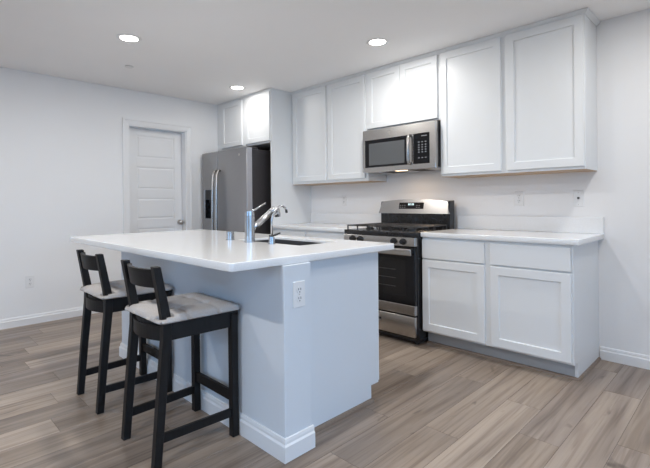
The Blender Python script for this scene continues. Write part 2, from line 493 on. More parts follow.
# ------------------------------------------------------------------ recessed ceiling lights
lamp_d = bpy.data.lights.new('downlight', 'AREA')
lamp_d.shape = 'DISK'; lamp_d.size = 0.105; lamp_d.energy = LAMP_POWER; lamp_d.color = LAMP_COLOUR
lamp_d.spread = R(180)
lamp_r = lamp_d.copy(); lamp_r.energy = REAR_POWER
lamp_c = lamp_d.copy(); lamp_c.energy = LAMP_POWER * 0.4   # the weak lamp by the refrigerator
def make_downlight(x, y, label):
    t = thing('recessed_light', label, 'ceiling light', (x, y, H), 0, 'recessed ceiling lights')
    b = nb(); seg = 40; prof = [(0.062, -0.001), (0.068, -0.006), (0.085, -0.005), (0.092, 0.0)]
    rings = [[b.verts.new((r_ * math.cos(2 * PI * k / seg), r_ * math.sin(2 * PI * k / seg), z)) for k in range(seg)] for r_, z in prof]
    for A, B in zip(rings, rings[1:]):
        for k in range(seg): b.faces.new((A[k], A[(k + 1) % seg], B[(k + 1) % seg], B[k]))
    bmesh.ops.recalc_face_normals(b, faces=b.faces)
    obj('trim_ring', b, M['plastic'], t, local=True, smooth=True)
    b = nb(); cyl(b, (0, 0, -0.0035), (0, 0, -0.0005), 0.064, seg=40); obj('lens', b, M['lens'], t, local=True)
    l = bpy.data.objects.new('downlight', lamp_r if y < -4 else lamp_c if x < -3 else lamp_d); COL.objects.link(l); l.parent = t; l.location = (0, 0, -0.006)
    return t
make_downlight(-2.652, -2.330, 'round recessed ceiling light over the stool end of the island, in front of the door')
make_downlight(-1.352, -0.855, 'round recessed ceiling light in front of the cabinets above the microwave')
make_downlight(-3.298, -0.900, 'round recessed ceiling light in front of the cabinet above the refrigerator')
for x, y, s in ((0.6, -0.87, 'over the end of the right base cabinet'), (-0.70, -2.33, 'over the outlet end of the island'),
                (1.25, -2.33, 'over the open floor beside the camera'), (-2.65, -4.25, 'over the floor behind the stools'),
                (-0.70, -4.25, 'behind the camera, towards the left wall'), (1.25, -4.25, 'behind the camera, towards the right wall'),
                ):
    make_downlight(x, y, 'recessed ceiling light outside the frame, ' + s)

b = nb(); cyl(b, (-3.36, -2.06, H - 0.004), (-3.36, -2.06, H), 0.040, seg=32, bev=0.001); cyl(b, (-3.36, -2.06, H - 0.010), (-3.36, -2.06, H - 0.006), 0.036, seg=32, bev=0.001)
cyl(b, (-3.36, -2.06, H - 0.007), (-3.36, -2.06, H - 0.003), 0.02)
tag(obj('sprinkler_cover', b, M['plastic'], at=(-3.36, -2.06, H)), 'small round white sprinkler cover on the ceiling before the door', 'sprinkler')

# ------------------------------------------------------------------ upper cabinets
UY, UD, UB = -0.305, -0.325, 1.371       # frame front, door front, bottom
TOP = H - 0.002
def upper(name, label, x0, x1, z0, doors, dz0, dz1=2.430, yf=UY, dyf=UD, yback=-0.002, maple=True):
    t = thing(name, label, 'cabinet', ((x0 + x1) / 2, yback, z0), 0, 'white wall cabinets')
    b = nb(); box(b, x0, x1, yf, yback, z0 + 0.004, TOP, 0.0015)
    obj('cabinet_box', b, M['cabinet'], t)
    b = nb(); box(b, x0 + 0.002, x1 - 0.002, yf + 0.004, yback, z0, z0 + 0.006)
    obj('underside', b, M['maple'] if maple else M['cabinet'], t)
    for a, c in doors:
        b = nb(); shaker(b, a, c, dz0, dz1, dyf); obj('cabinet_door', b, M['cabinet'], t)
    return t
upper('wall_cabinet', 'white two-door wall cabinet right of the microwave, ending at the bare wall', -1.099, -0.001, UB, [(-1.093, -0.576), (-0.532, -0.007)], 1.395)
upper('wall_cabinet', 'short white two-door wall cabinet directly above the microwave', -1.905, -1.105, 1.862, [(-1.898, -1.511), (-1.507, -1.124)], 1.881)
upper('wall_cabinet', 'tall white two-door wall cabinet between the microwave and the refrigerator panel', -3.055, -1.907, UB, [(-3.020, -2.480), (-2.445, -1.936)], 1.402)
upper('wall_cabinet', 'deep white two-door wall cabinet above the refrigerator', -4.201, -3.079, 1.850, [(-4.072, -3.620), (-3.541, -3.073)], 1.872, 2.432, -0.610, -0.630, maple=False)
b = nb(); box(b, -3.077, -3.057, -0.612, -0.002, 0, TOP, 0.0015)
tag(obj('cabinet_panel', b, M['cabinet'], at=(-3.067, -0.3, 0)), 'tall white panel standing between the refrigerator and the counter', 'panel')
# small crown along the ceiling
CR = [(0, 0), (-0.006, 0), (-0.026, 0.022), (-0.026, 0.030), (0, 0.030)]
b = nb()
CR = [(-d_, z_) for d_, z_ in CR]
sweep(b, [(-3.055, UY - 0.0004), (-0.0006, UY - 0.0004), (-0.0006, -0.002)], [(d_, 2.431 + z_) for d_, z_ in CR])
struct('trim_1', b, M['cabinet'])
b = nb()
sweep(b, [(-4.201, -0.6124), (-3.0566, -0.6124), (-3.0566, -0.335)], [(d_ * 0.45, 2.443 + z_ * 0.6) for d_, z_ in CR])
struct('trim_2', b, M['cabinet'])

# ------------------------------------------------------------------ base cabinets
def base_cab(label, x0, x1, fronts, drawers, end_right=True):
    t = thing('base_cabinet', label, 'cabinet', ((x0 + x1) / 2, -0.3, 0), 0, 'white base cabinets')
    b = nb(); box(b, x0, x1, -0.612, -0.002, 0.112, 0.876, 0.001)
    obj('cabinet_box', b, M['cabinet'], t)
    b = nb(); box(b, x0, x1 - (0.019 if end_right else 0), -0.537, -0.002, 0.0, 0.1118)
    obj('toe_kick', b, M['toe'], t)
    b = nb()
    q = [(0, 0), (0.016, 0), (0.014, 0.008), (0.008, 0.014), (0, 0.016)]
    yk_ = -0.5374
    sweep(b, [(x0, yk_), (x1 + 0.0004, yk_), (x1 + 0.0004, -0.017)] if end_right else [(x0, yk_), (x1, yk_)], q)
    obj('shoe_moulding', b, M['shoe'], t)
    if end_right:
        b = nb(); box(b, x1 - 0.018, x1, -0.537, -0.002, 0.0, 0.1118); obj('end_panel', b, M['cabinet'], t)
    for a, c in fronts:
        b = nb(); shaker(b, a, c, 0.126, 0.694, -0.632, stile=0.058); obj('cabinet_door', b, M['cabinet'], t)
    for a, c in drawers:
        b = nb(); slabfront(b, a, c, 0.706, 0.856, -0.632); obj('drawer_front', b, M['cabinet'], t)
    return t
base_cab('white two-door base cabinet with two drawers right of the range', -1.100, 0.0, [(-1.094, -0.577), (-0.531, -0.012)], [(-1.094, -0.577), (-0.531, -0.012)])
base_cab('white base cabinet seen beyond the sink, left of the range', -3.055, -1.892, [(-3.022, -2.492), (-2.448, -1.912)], [(-3.022, -2.492), (-2.448, -1.912)], False)

def slab(name, outer, z0, z1, hole=None, rad=0.012, bev=0.003, m=None):
    """stone slab from a 2D curve: rounded plan corners, eased edges, optional hole"""
    cu = bpy.data.curves.new(name, 'CURVE'); cu.dimensions = '2D'; cu.fill_mode = 'BOTH'
    def spl(x0, x1, y0, y1, r_):
        pts = []
        for cx, cy, a0 in ((x1 - r_, y1 - r_, 0), (x0 + r_, y1 - r_, 90), (x0 + r_, y0 + r_, 180), (x1 - r_, y0 + r_, 270)):
            for k in range(6): a = R(a0 + 18 * k); pts.append((cx + r_ * math.cos(a), cy + r_ * math.sin(a)))
        s = cu.splines.new('POLY'); s.points.add(len(pts) - 1); s.use_cyclic_u = True
        for p, q in zip(s.points, pts): p.co = (q[0], q[1], 0, 1)
    i = bev
    spl(outer[0] + i, outer[1] - i, outer[2] + i, outer[3] - i, max(rad - i, 0.001))
    if hole: spl(hole[0] - i, hole[1] + i, hole[2] - i, hole[3] + i, 0.008)
    cu.extrude = (z1 - z0) / 2 - bev; cu.bevel_depth = bev; cu.bevel_resolution = 1
    tmp = bpy.data.objects.new('tmp', cu); COL.objects.link(tmp)
    bpy.context.view_layer.update()
    me = bpy.data.meshes.new_from_object(tmp.evaluated_get(bpy.context.evaluated_depsgraph_get()))
    bpy.data.objects.remove(tmp, do_unlink=True)
    bm = nb(); bm.from_mesh(me); bpy.data.meshes.remove(me)
    bmesh.ops.remove_doubles(bm, verts=bm.verts, dist=1e-5)
    bmesh.ops.recalc_face_normals(bm, faces=bm.faces)
    bmesh.ops.translate(bm, verts=bm.verts, vec=(0, 0, (z0 + z1) / 2))
    return bm

def counter(label, x0, x1):
    t = thing('countertop', label, 'countertop', ((x0 + x1) / 2, -0.3, 0.877), 0, 'white quartz countertops')
    obj('worktop', slab('w', (x0, x1, -0.640, -0.002), 0.877, 0.914, rad=0.006), M['quartz'], t)
    b = nb(); box(b, x0, x1, -0.020, -0.001, 0.9145, 1.034, 0.0015); obj('backsplash', b, M['quartz'], t)
    return t
counter('white quartz countertop with low backsplash on the base cabinet right of the range', -1.102, 0.038)
counter('white quartz countertop with low backsplash left of the range, behind the sink', -3.055, -1.888)

# ------------------------------------------------------------------ refrigerator
t = thing('refrigerator', 'grey side-by-side refrigerator with a water dispenser, standing beside the white door', 'refrigerator', (-3.675, -0.45, 0))
b = nb(); box(b, -4.150, -3.205, -0.770, -0.06, 0.03, 1.775, 0.004); obj('refrigerator_body', b, M['fridge_side'], t)
FYF = -0.862
def fdoor(x0, x1):
    b = nb(); box(b, x0, x1, FYF, -0.782, 0.06, 1.792, 0.006, 2)
    o = obj('refrigerator_door', b, M['slate'], t); shade_auto(o, 50); return o
# left door with the dispenser niche
dl = nb()
dx0, dx1, dz0, dz1 = -4.098, -3.918, 0.975, 1.335
box(dl, -4.160, dx0, FYF, -0.782, 0.06, 1.792, 0.004); box(dl, dx1, -3.806, FYF, -0.782, 0.06, 1.792, 0.004)
box(dl, dx0 - 0.004, dx1 + 0.004, FYF, -0.782, 0.06, dz0, 0.0); box(dl, dx0 - 0.004, dx1 + 0.004, FYF, -0.782, dz1, 1.792, 0.0)
box(dl, dx0, dx1, -0.80, -0.782, dz0, dz1)
left = obj('refrigerator_door', dl, M['slate'], t)
b = nb(); box(b, dx0, dx1, -0.806, -0.799, dz0, dz1); box(b, dx0, dx0 + 0.004, FYF + .004, -0.80, dz0, dz1); box(b, dx1 - 0.004, dx1, FYF + .004, -0.80, dz0, dz1)
box(b, dx0, dx1, FYF + .002, -0.80, dz0, dz0 + 0.008)
disp = obj('dispenser_niche', b, M['black'], left)
b = nb(); box(b, dx0 + 0.002, dx1 - 0.002, FYF + 0.001, -0.80, dz1 - 0.125, dz1 - 0.002, 0.003); obj('dispenser_panel', b, M['black_matte'], left)
b = nb(); cyl(b, (-4.01, -0.835, 1.22), (-4.01, -0.835, 1.17), 0.012); box(b, -4.03, -3.99, -0.82, -0.808, 1.05, 1.17, 0.003); obj('dispenser_paddle', b, M['black_matte'], left)
right = fdoor(-3.798, -3.190)
b = nb(); box(b, -3.1902, -3.1885, FYF + 0.006, -0.788, 0.066, 1.786); obj('door_edge', b, M['slate_edge'], right)
b = nb(); cyl(b, (-3.335, FYF - 0.002, 1.716), (-3.335, FYF + 0.001, 1.716), 0.015, bev=0.0008); obj('round_emblem', b, M['nickel'], right)
for x, par in ((-3.826, left), (-3.738, right)):
    b = nb()
    tube(b, [(x, FYF + 0.002, 1.555), (x, FYF - 0.028, 1.548), (x, FYF - 0.045, 1.50), (x, FYF - 0.055, 1.25), (x, FYF - 0.058, 1.0), (x, FYF - 0.055, 0.8), (x, FYF - 0.045, 0.55), (x, FYF - 0.028, 0.50), (x, FYF + 0.002, 0.493)], 0.0145, 14)
    obj('door_handle', b, M['steel'], par, smooth=True)
b = nb(); box(b, -4.14, -3.21, -0.80, -0.72, 0.01, 0.058, 0.003); obj('base_grille', b, M['black_matte'], t)
for x in (-4.09, -3.27):
    b = nb(); box(b, x - 0.04, x + 0.05, -0.78, -0.68, 1.776, 1.80, 0.004); obj('hinge_cover', b, M['black_matte'], t)

# ------------------------------------------------------------------ microwave
t = thing('microwave', 'stainless over-the-range microwave mounted under the short cabinet above the range', 'microwave', (-1.505, -0.2, 1.445))
mx0, mx1, mz0, mz1, my = -1.903, -1.102, 1.447, 1.858, -0.392
b = nb(); box(b, mx0 + 0.004, mx1, my + 0.035, -0.003, mz0 + 0.012, mz1, 0.002); obj('microwave_body', b, M['black_matte'], t)
wx0, wx1, wz0, wz1 = -1.874, -1.385, 1.495, 1.757     # window
cx0, cx1 = -1.325, -1.160                             # control panel
fr = nb()
box(fr, mx0, mx1, my, my + 0.036, wz1, mz1 - 0.004, 0.003)
box(fr, mx0, mx1, my, my + 0.036, mz0, wz0, 0.003)
box(fr, mx0, wx0, my, my + 0.036, wz0 - .003, wz1 + .003, 0.0); box(fr, cx1, mx1, my, my + 0.036, wz0 - .003, wz1 + .003, 0.0)
box(fr, wx1, cx0, my + 0.004, my + 0.036, wz0 - .003, wz1 + .003, 0.0)
face = obj('front_frame', fr, M['steel'], t)
b = nb(); cyl(b, (-1.585, my - 0.0015, 1.805), (-1.585, my + 0.001, 1.805), 0.014, bev=0.0006); obj('round_emblem', b, M['nickel'], face)
b = nb(); box(b, wx0, wx1, my + 0.004, my + 0.03, wz0, wz1); wd = obj('door_window', b, M['glass_black'], t)
b = nb(); box(b, wx0 + 0.045, wx1 - 0.035, my + 0.0025, my + 0.006, wz0 + 0.018, wz1 - 0.035, 0.001); obj('window_screen', b, M['glass_grey'], wd)
b = nb(); box(b, cx0, cx1, my + 0.002, my + 0.03, wz0, wz1, 0.001); cp = obj('control_panel', b, M['glass_black'], t)
yk = my + 0.0012
def key(x, z, w_, h_, nm='key'):
    b = nb(); box(b, x - w_ / 2, x + w_ / 2, yk, yk + 0.002, z - h_ / 2, z + h_ / 2); obj(nm, b, M['print'], cp)
for i in range(4):
    for j in range(3): key(-1.268 + j * 0.034, 1.595 + i * 0.021, 0.015, 0.009)
for j in range(3): key(-1.268 + j * 0.034, 1.545, 0.016, 0.009)
for j in range(3): key(-1.268 + j * 0.034, 1.683, 0.016, 0.009)
key(-1.215, 1.735, 0.055, 0.008, 'clock_display')
b = nb(); tube(b, [(-1.357, my + 0.006, 1.752), (-1.357, my - 0.024, 1.748), (-1.357, my - 0.034, 1.72), (-1.357, my - 0.038, 1.625), (-1.357, my - 0.034, 1.53), (-1.357, my - 0.024, 1.503), (-1.357, my + 0.006, 1.499)], 0.013, 14)
obj('door_handle', b, M['steel'], t, smooth=True)
b = nb(); box(b, mx0 + 0.01, mx1 - 0.006, my + 0.02, -0.01, mz0 + 0.002, mz0 + 0.014); bt = obj('bottom_panel', b, M['slate_edge'], t)
for x in (-1.73, -1.42):
    b = nb(); box(b, x, x + 0.165, -0.33, -0.13, mz0 + 0.001, mz0 + 0.004)
    for k in range(14): box(b, x + k * 0.012, x + 0.005 + k * 0.012, -0.33, -0.13, mz0, mz0 + 0.002)
    obj('grease_filter', b, M['black_matte'], bt)
b = nb(); box(b, -1.535, -1.425, -0.375, -0.33, mz0 - 0.001, mz0 + 0.004, 0.001); obj('hood_lamp', b, M['bulb'], bt)
hl = bpy.data.lights.new('hood_light', 'AREA'); hl.shape = 'RECTANGLE'; hl.size = 0.10; hl.size_y = 0.045; hl.energy = 1.2; hl.color = (1.0, 0.74, 0.5)
ho = bpy.data.objects.new('hood_light', hl); COL.objects.link(ho); ho.parent = t
ho.location = Vector((-1.480, -0.352, mz0 - 0.003)) - t.location

# ------------------------------------------------------------------ gas range
t = thing('gas_range', 'stainless and black gas range standing between the two base cabinets', 'range', (-1.495, -0.35, 0))
rx0, rx1 = -1.878, -1.110
ry = -0.705
b = nb(); box(b, rx0, rx1, -0.672, -0.06, 0.045, 0.872, 0.002); obj('range_body', b, M['black'], t)
b = nb(); box(b, rx0, rx1, ry + 0.004, -0.06, 0.868, 0.912, 0.005, 2); ct = obj('cooktop', b, M['black'], t); shade_auto(ct, 50)
# burners and grates
for bx, by, br in ((-1.72, -0.52, 0.045), (-1.72, -0.29, 0.036), (-1.27, -0.52, 0.05), (-1.27, -0.29, 0.036), (-1.495, -0.41, 0.04)):
    b = nb(); cyl(b, (bx, by, 0.910), (bx, by, 0.922), br * 0.9, bev=0.002); cyl(b, (bx, by, 0.922), (bx, by, 0.930), br * 0.7, bev=0.002)
    obj('burner', b, M['iron'], t)
def grate(gx0, gx1):
    b = nb(); z0, z1 = 0.944, 0.954; w_ = 0.009; gy0, gy1 = -0.675, -0.165
    box(b, gx0, gx1, gy0, gy0 + w_, z0, z1, 0.002); box(b, gx0, gx1, gy1 - w_, gy1, z0, z1, 0.002)
    box(b, gx0, gx0 + w_, gy0, gy1, z0, z1, 0.002); box(b, gx1 - w_, gx1, gy0, gy1, z0, z1, 0.002)
    xm = (gx0 + gx1) / 2
    box(b, xm - w_ / 2, xm + w_ / 2, gy0, gy1, z0, z1, 0.002)
    for yy in (-0.56, -0.49, -0.42, -0.345, -0.26): box(b, gx0, gx1, yy - w_ / 2, yy + w_ / 2, z0 + 0.001, z1, 0.002)
    for px in (gx0, xm - w_ / 2, gx1 - w_):
        for py in (gy0, -0.39, gy1 - w_): box(b, px, px + w_, py, py + w_, 0.910, z0 + 0.002)
    obj('grate', b, M['iron'], t)
grate(-1.862, -1.620); grate(-1.612, -1.376); grate(-1.368, -1.126)
# control panel with knobs
b = nb(); hexa(b, [(rx0 + 0.002, ry - 0.004, 0.800), (rx1 - 0.002, ry - 0.004, 0.800), (rx1 - 0.002, -0.66, 0.800), (rx0 + 0.002, -0.66, 0.800),
                   (rx0 + 0.002, ry + 0.002, 0.870), (rx1 - 0.002, ry + 0.002, 0.870), (rx1 - 0.002, -0.66, 0.870), (rx0 + 0.002, -0.66, 0.870)], 0.002)
cpn = obj('control_panel', b, M['steel'], t)
for kx in (-1.768, -1.680, -1.316, -1.224):
    b = nb(); cyl(b, (kx, ry - 0.001, 0.836), (kx, ry - 0.010, 0.836), 0.026, seg=28, bev=0.002)
    cyl(b, (kx, ry - 0.008, 0.836), (kx, ry - 0.032, 0.836), 0.021, 0.018, seg=28, bev=0.002)
    box(b, kx - 0.005, kx + 0.005, ry - 0.038, ry - 0.028, 0.818, 0.854, 0.002)
    shade_auto(obj('knob', b, M['black_matte'], cpn))
# oven door
b = nb()
box(b, rx0 + 0.004, rx1 - 0.004, ry, -0.672, 0.322, 0.790, 0.004); od = obj('oven_door', b, M['glass_black'], t)
b = nb(); box(b, rx0 + 0.004, rx1 - 0.004, ry - 0.002, -0.672, 0.243, 0.322, 0.003); obj('door_lower_strip', b, M['steel'], od)
b = nb(); box(b, rx0 + 0.004, rx1 - 0.004, ry - 0.001, -0.69, 0.762, 0.790, 0.002); obj('door_upper_strip', b, M['black'], od)
b = nb()
box(b, -1.79, -1.20, ry - 0.0012, ry + 0.002, 0.395, 0.690, 0.001); ow = obj('oven_window', b, mat('oven_window_glass', (0.012, 0.011, 0.012, 1), 0.08, spec=0.4), od)
b = nb()
for zz_ in (0.46, 0.53, 0.60): box(b, -1.76, -1.30, ry - 0.0018, ry, zz_, zz_ + 0.004)
obj('oven_rack', b, M['rack'], ow)
b = nb()
box(b, rx0 + 0.02, rx1 - 0.012, ry - 0.052, ry - 0.034, 0.728, 0.783, 0.006, 2)
for x in (rx0 + 0.035, rx1 - 0.055): box(b, x, x + 0.028, ry - 0.040, ry + 0.002, 0.738, 0.776, 0.002)
shade_auto(obj('oven_handle', b, M['steel'], od), 50)
# drawer
b = nb(); box(b, rx0 + 0.004, rx1 - 0.004, ry - 0.004, -0.672, 0.068, 0.232, 0.006, 2); dr = obj('storage_drawer', b, M['steel'], t); shade_auto(dr, 50)
b = nb(); box(b, -1.60, -1.452, ry - 0.0055, ry + 0.01, 0.150, 0.182, 0.001); obj('drawer_pull', b, M['black'], dr)
b = nb(); box(b, -1.60, -1.452, ry - 0.007, ry - 0.004, 0.150, 0.160, 0.001); obj('pull_lip', b, M['chrome'], dr)
b = nb(); box(b, rx0 + 0.01, rx1 - 0.004, -0.66, -0.05, 0.02, 0.050)
obj('kick_plate', b, M['black_matte'], t)
for fx in (rx0 + 0.04, rx1 - 0.04):
    for fy in (-0.63, -0.10):
        b = nb(); cyl(b, (fx, fy, 0.0), (fx, fy, 0.045), 0.018, seg=12); obj('foot', b, M['black_matte'], t)
# backguard
b = nb(); prism(b, [(-0.145, 0.905), (-0.145, 1.06), (-0.160, 1.062), (-0.138, 1.165), (-0.060, 1.170), (-0.060, 0.905)], 'x', rx0, rx1, 0.003); bgd = obj('backguard', b, M['black'], t)
b = nb()
n = 16; top = []
for i in range(n + 1):
    s = i / n; x = rx0 + 0.026 + (rx1 - rx0 - 0.040) * s
    top.append((x, 1.160 + 0.026 * math.sin(PI * s) ** 0.6))
outline = [(rx0, 1.050)] + top + [(rx1, 1.050)]
bb2 = nb()
def bgv(p): 
    y = -0.182 + (p[1] - 1.050) * 0.24
    return y
fv = [bb2.verts.new((p[0], bgv(p), p[1])) for p in outline]; kv = [bb2.verts.new((p[0], -0.125, p[1] - (0.006 if i not in (0, len(outline) - 1) else 0))) for i, p in enumerate(outline)]
bb2.faces.new(fv); bb2.faces.new(list(reversed(kv)))
for i in range(len(outline)): j = (i + 1) % len(outline); bb2.faces.new((fv[i], kv[i], kv[j], fv[j]))
bmesh.ops.recalc_face_normals(bb2, faces=bb2.faces); merge(b, bb2)
hood = obj('backguard_face', b, M['steel'], bgd)
def on_face(x0, x1, z0, z1, off, th):
    y0_, y1_ = bgv((0, z0)), bgv((0, z1))
    q = nb(); hexa(q, [(x0, y0_ - off, z0), (x1, y0_ - off, z0), (x1, y0_ - off + th, z0), (x0, y0_ - off + th, z0),
                       (x0, y1_ - off, z1), (x1, y1_ - off, z1), (x1, y1_ - off + th, z1), (x0, y1_ - off + th, z1)])
    return q
dsp = obj('display_panel', on_face(-1.640, -1.366, 1.094, 1.154, 0.0015, 0.006), M['glass_black'], hood)
for x in (-1.535, -1.520, -1.498, -1.483): obj('clock_digit', on_face(x, x + 0.010, 1.128, 1.146, 0.003, 0.003), M['display'], dsp)
for x in (-1.630, -1.605, -1.580, -1.445, -1.420):
    for z in (1.106, 1.124): obj('key', on_face(x, x + 0.014, z, z + 0.005, 0.0025, 0.003), M['print'], dsp)

# ------------------------------------------------------------------ island
ix0, ix1 = -2.630, -0.686
iy0, iy1 = -2.413, -2.246            # half wall
t = thing('kitchen_island', 'white island base with a half wall facing the stools and an outlet on its end', 'island', ((ix0 + ix1) / 2, -2.0, 0))
b = nb(); box(b, ix0, ix1, iy0, iy1, 0, 0.8765, 0.003); obj('half_wall', b, M['island'], t)
b = nb()
e_ = 0.0004
sweep(b, [(ix0 - e_, iy1), (ix0 - e_, iy0 - e_), (ix1 + e_, iy0 - e_), (ix1 + e_, iy1 + 0.004)], BBH)
obj('baseboard', b, M['trim'], t)
px = -0.775
b = nb()
prism(b, [(iy1, 0), (-1.690, 0), (-1.690, 0.094), (-1.622, 0.094), (-1.622, 0.8765), (iy1, 0.8765)], 'x', px - 0.018, px)
obj('end_panel', b, M['island'], t)
b = nb(); box(b, ix0, px - 0.018, iy1, -1.624, 0.096, 0.66, 0.0); box(b, -0.94, px - 0.018, iy1, -1.624, 0.65, 0.8765); box(b, ix0, -1.72, iy1, -1.624, 0.65, 0.8765)
box(b, -1.72, -0.94, iy1, -2.05, 0.65, 0.8765); box(b, -1.72, -0.94, -1.63, -1.624, 0.65, 0.8765)
obj('cabinet_box', b, M['cabinet'], t)
b = nb(); box(b, ix0 + 0.002, px - 0.018, iy1, -1.692, 0, 0.096); obj('toe_kick', b, M['cabinet'], t)
b = nb()
prism(b, [(px + d_, z_) for d_, z_ in [(0, 0), (0.018, 0), (0.016, 0.010), (0.010, 0.018), (0, 0.020)]], 'y', iy1 + 0.004, -1.688)
obj('shoe_moulding', b, M['shoe'], t)
w_ = (px - 0.004 - ix0) / 4
for k in range(4):
    a, c = ix0 + k * w_ + 0.006, ix0 + (k + 1) * w_ - 0.004
    b = nb(); shaker(b, a, c, 0.100, 0.862, -1.602, sgn=-1); obj('cabinet_door', b, M['cabinet'], t)

SINK = (-1.66, -1.040, -2.000, -1.685)
b = slab('islandtop', (-2.955, -0.700, -2.682, -1.543), 0.878, 0.9145, SINK, 0.02, 0.0035)
tag(obj('island_countertop', b, M['quartz'], at=(-1.82, -2.1, 0.878)), 'long glossy white quartz slab on top of the island', 'countertop')
# sink basin: inner shell with thickness
t = thing('kitchen_sink', 'dark grey undermount sink set in the island countertop', 'sink', (-1.36, -1.82, 0.68))
b = nb()
x0, x1, y0, y1 = SINK[0] + 0.0015, SINK[1] - 0.0015, SINK[2] + 0.0015, SINK[3] - 0.0015
th = 0.003
box(b, x0, x1, y0, y0 + th, 0.69, 0.899); box(b, x0, x1, y1 - th, y1, 0.69, 0.899); box(b, x0, x0 + th, y0, y1, 0.69, 0.899); box(b, x1 - th, x1, y0, y1, 0.69, 0.899)
box(b, x0, x1, y0, y1, 0.687, 0.691)
obj('basin', b, M['sink'], t)
b = nb(); cyl(b, (-1.36, -1.80, 0.690), (-1.36, -1.80, 0.694), 0.045); obj('drain', b, M['chrome'], t)

# ------------------------------------------------------------------ faucets
fx, fy = -1.444, -2.060
t = thing('kitchen_faucet', 'chrome single-lever pull-out faucet standing at the stool side of the sink', 'faucet', (fx, fy, 0.9145))
b = nb(); cyl(b, (fx, fy, 0.9145), (fx, fy, 0.920), 0.035, seg=32, bev=0.002); cyl(b, (fx, fy, 0.918), (fx, fy, 1.078), 0.0320, 0.0305, seg=32, bev=0.002)
shade_auto(obj('faucet_body', b, M['chrome'], t))
b = nb(); cyl(b, (fx, fy, 1.080), (fx, fy, 1.110), 0.0305, 0.028, seg=32, bev=0.004)
cap = obj('faucet_cap', b, M['chrome'], t); shade_auto(cap)
b = nb(); tube(b, [(fx, fy + 0.005, 1.098), (fx, fy + 0.04, 1.118), (fx, fy + 0.125, 1.160)], [0.008, 0.0065, 0.006], 12); obj('lever', b, M['chrome'], cap, smooth=True)
b = nb(); tube(b, [(fx, fy + 0.010, 0.992), (fx, fy + 0.05, 1.018), (fx, fy + 0.17, 1.102)], [0.021, 0.0205, 0.0195], 16)
tube(b, [(fx, fy + 0.165, 1.099), (fx, fy + 0.195, 1.117), (fx, fy + 0.215, 1.112), (fx, fy + 0.222, 1.092), (fx, fy + 0.224, 1.068)], [0.020, 0.023, 0.024, 0.022, 0.020], 16)
obj('spout', b, M['chrome'], t, smooth=True)

gx, gy = -1.240, -2.045
t = thing('filter_faucet', 'slim chrome gooseneck drinking-water faucet with a black lever beside the sink', 'faucet', (gx, gy, 0.9145))
b = nb(); cyl(b, (gx, gy, 0.9145), (gx, gy, 0.919), 0.024, bev=0.002); cyl(b, (gx, gy, 0.918), (gx, gy, 0.958), 0.020, 0.017, bev=0.003)
shade_auto(obj('faucet_body', b, M['chrome'], t))
b = nb(); tube(b, [(gx, gy, 0.955), (gx, gy, 1.06), (gx, gy + 0.010, 1.088), (gx, gy + 0.034, 1.120), (gx, gy + 0.062, 1.140), (gx, gy + 0.088, 1.142), (gx, gy + 0.108, 1.128), (gx, gy + 0.114, 1.110)], 0.0065, 12)
gn = obj('gooseneck', b, M['chrome'], t, smooth=True)
b = nb(); cyl(b, (gx, gy + 0.113, 1.118), (gx, gy + 0.118, 1.099), 0.0075); obj('spout_tip', b, M['black_matte'], gn)
b = nb(); box(b, gx - 0.022, gx + 0.014, gy - 0.008, gy + 0.008, 0.958, 0.968, 0.003); tube(b, [(gx + 0.005, gy, 0.962), (gx + 0.03, gy + 0.01, 0.972), (gx + 0.055, gy + 0.02, 0.981)], [0.006, 0.006, 0.005], 10); obj('lever', b, M['black_matte'], t)

ax, ay = -1.690, -2.045
b = nb(); cyl(b, (ax, ay, 0.9145), (ax, ay, 0.918), 0.031, bev=0.001); cyl(b, (ax, ay, 0.917), (ax, ay, 0.972), 0.0275, 0.027, seg=28, bev=0.004)
tag(shade_auto(obj('air_gap_cap', b, M['chrome'], at=(ax, ay, 0.9145))), 'short chrome air gap cylinder on the island counter left of the tall faucet', 'air gap')

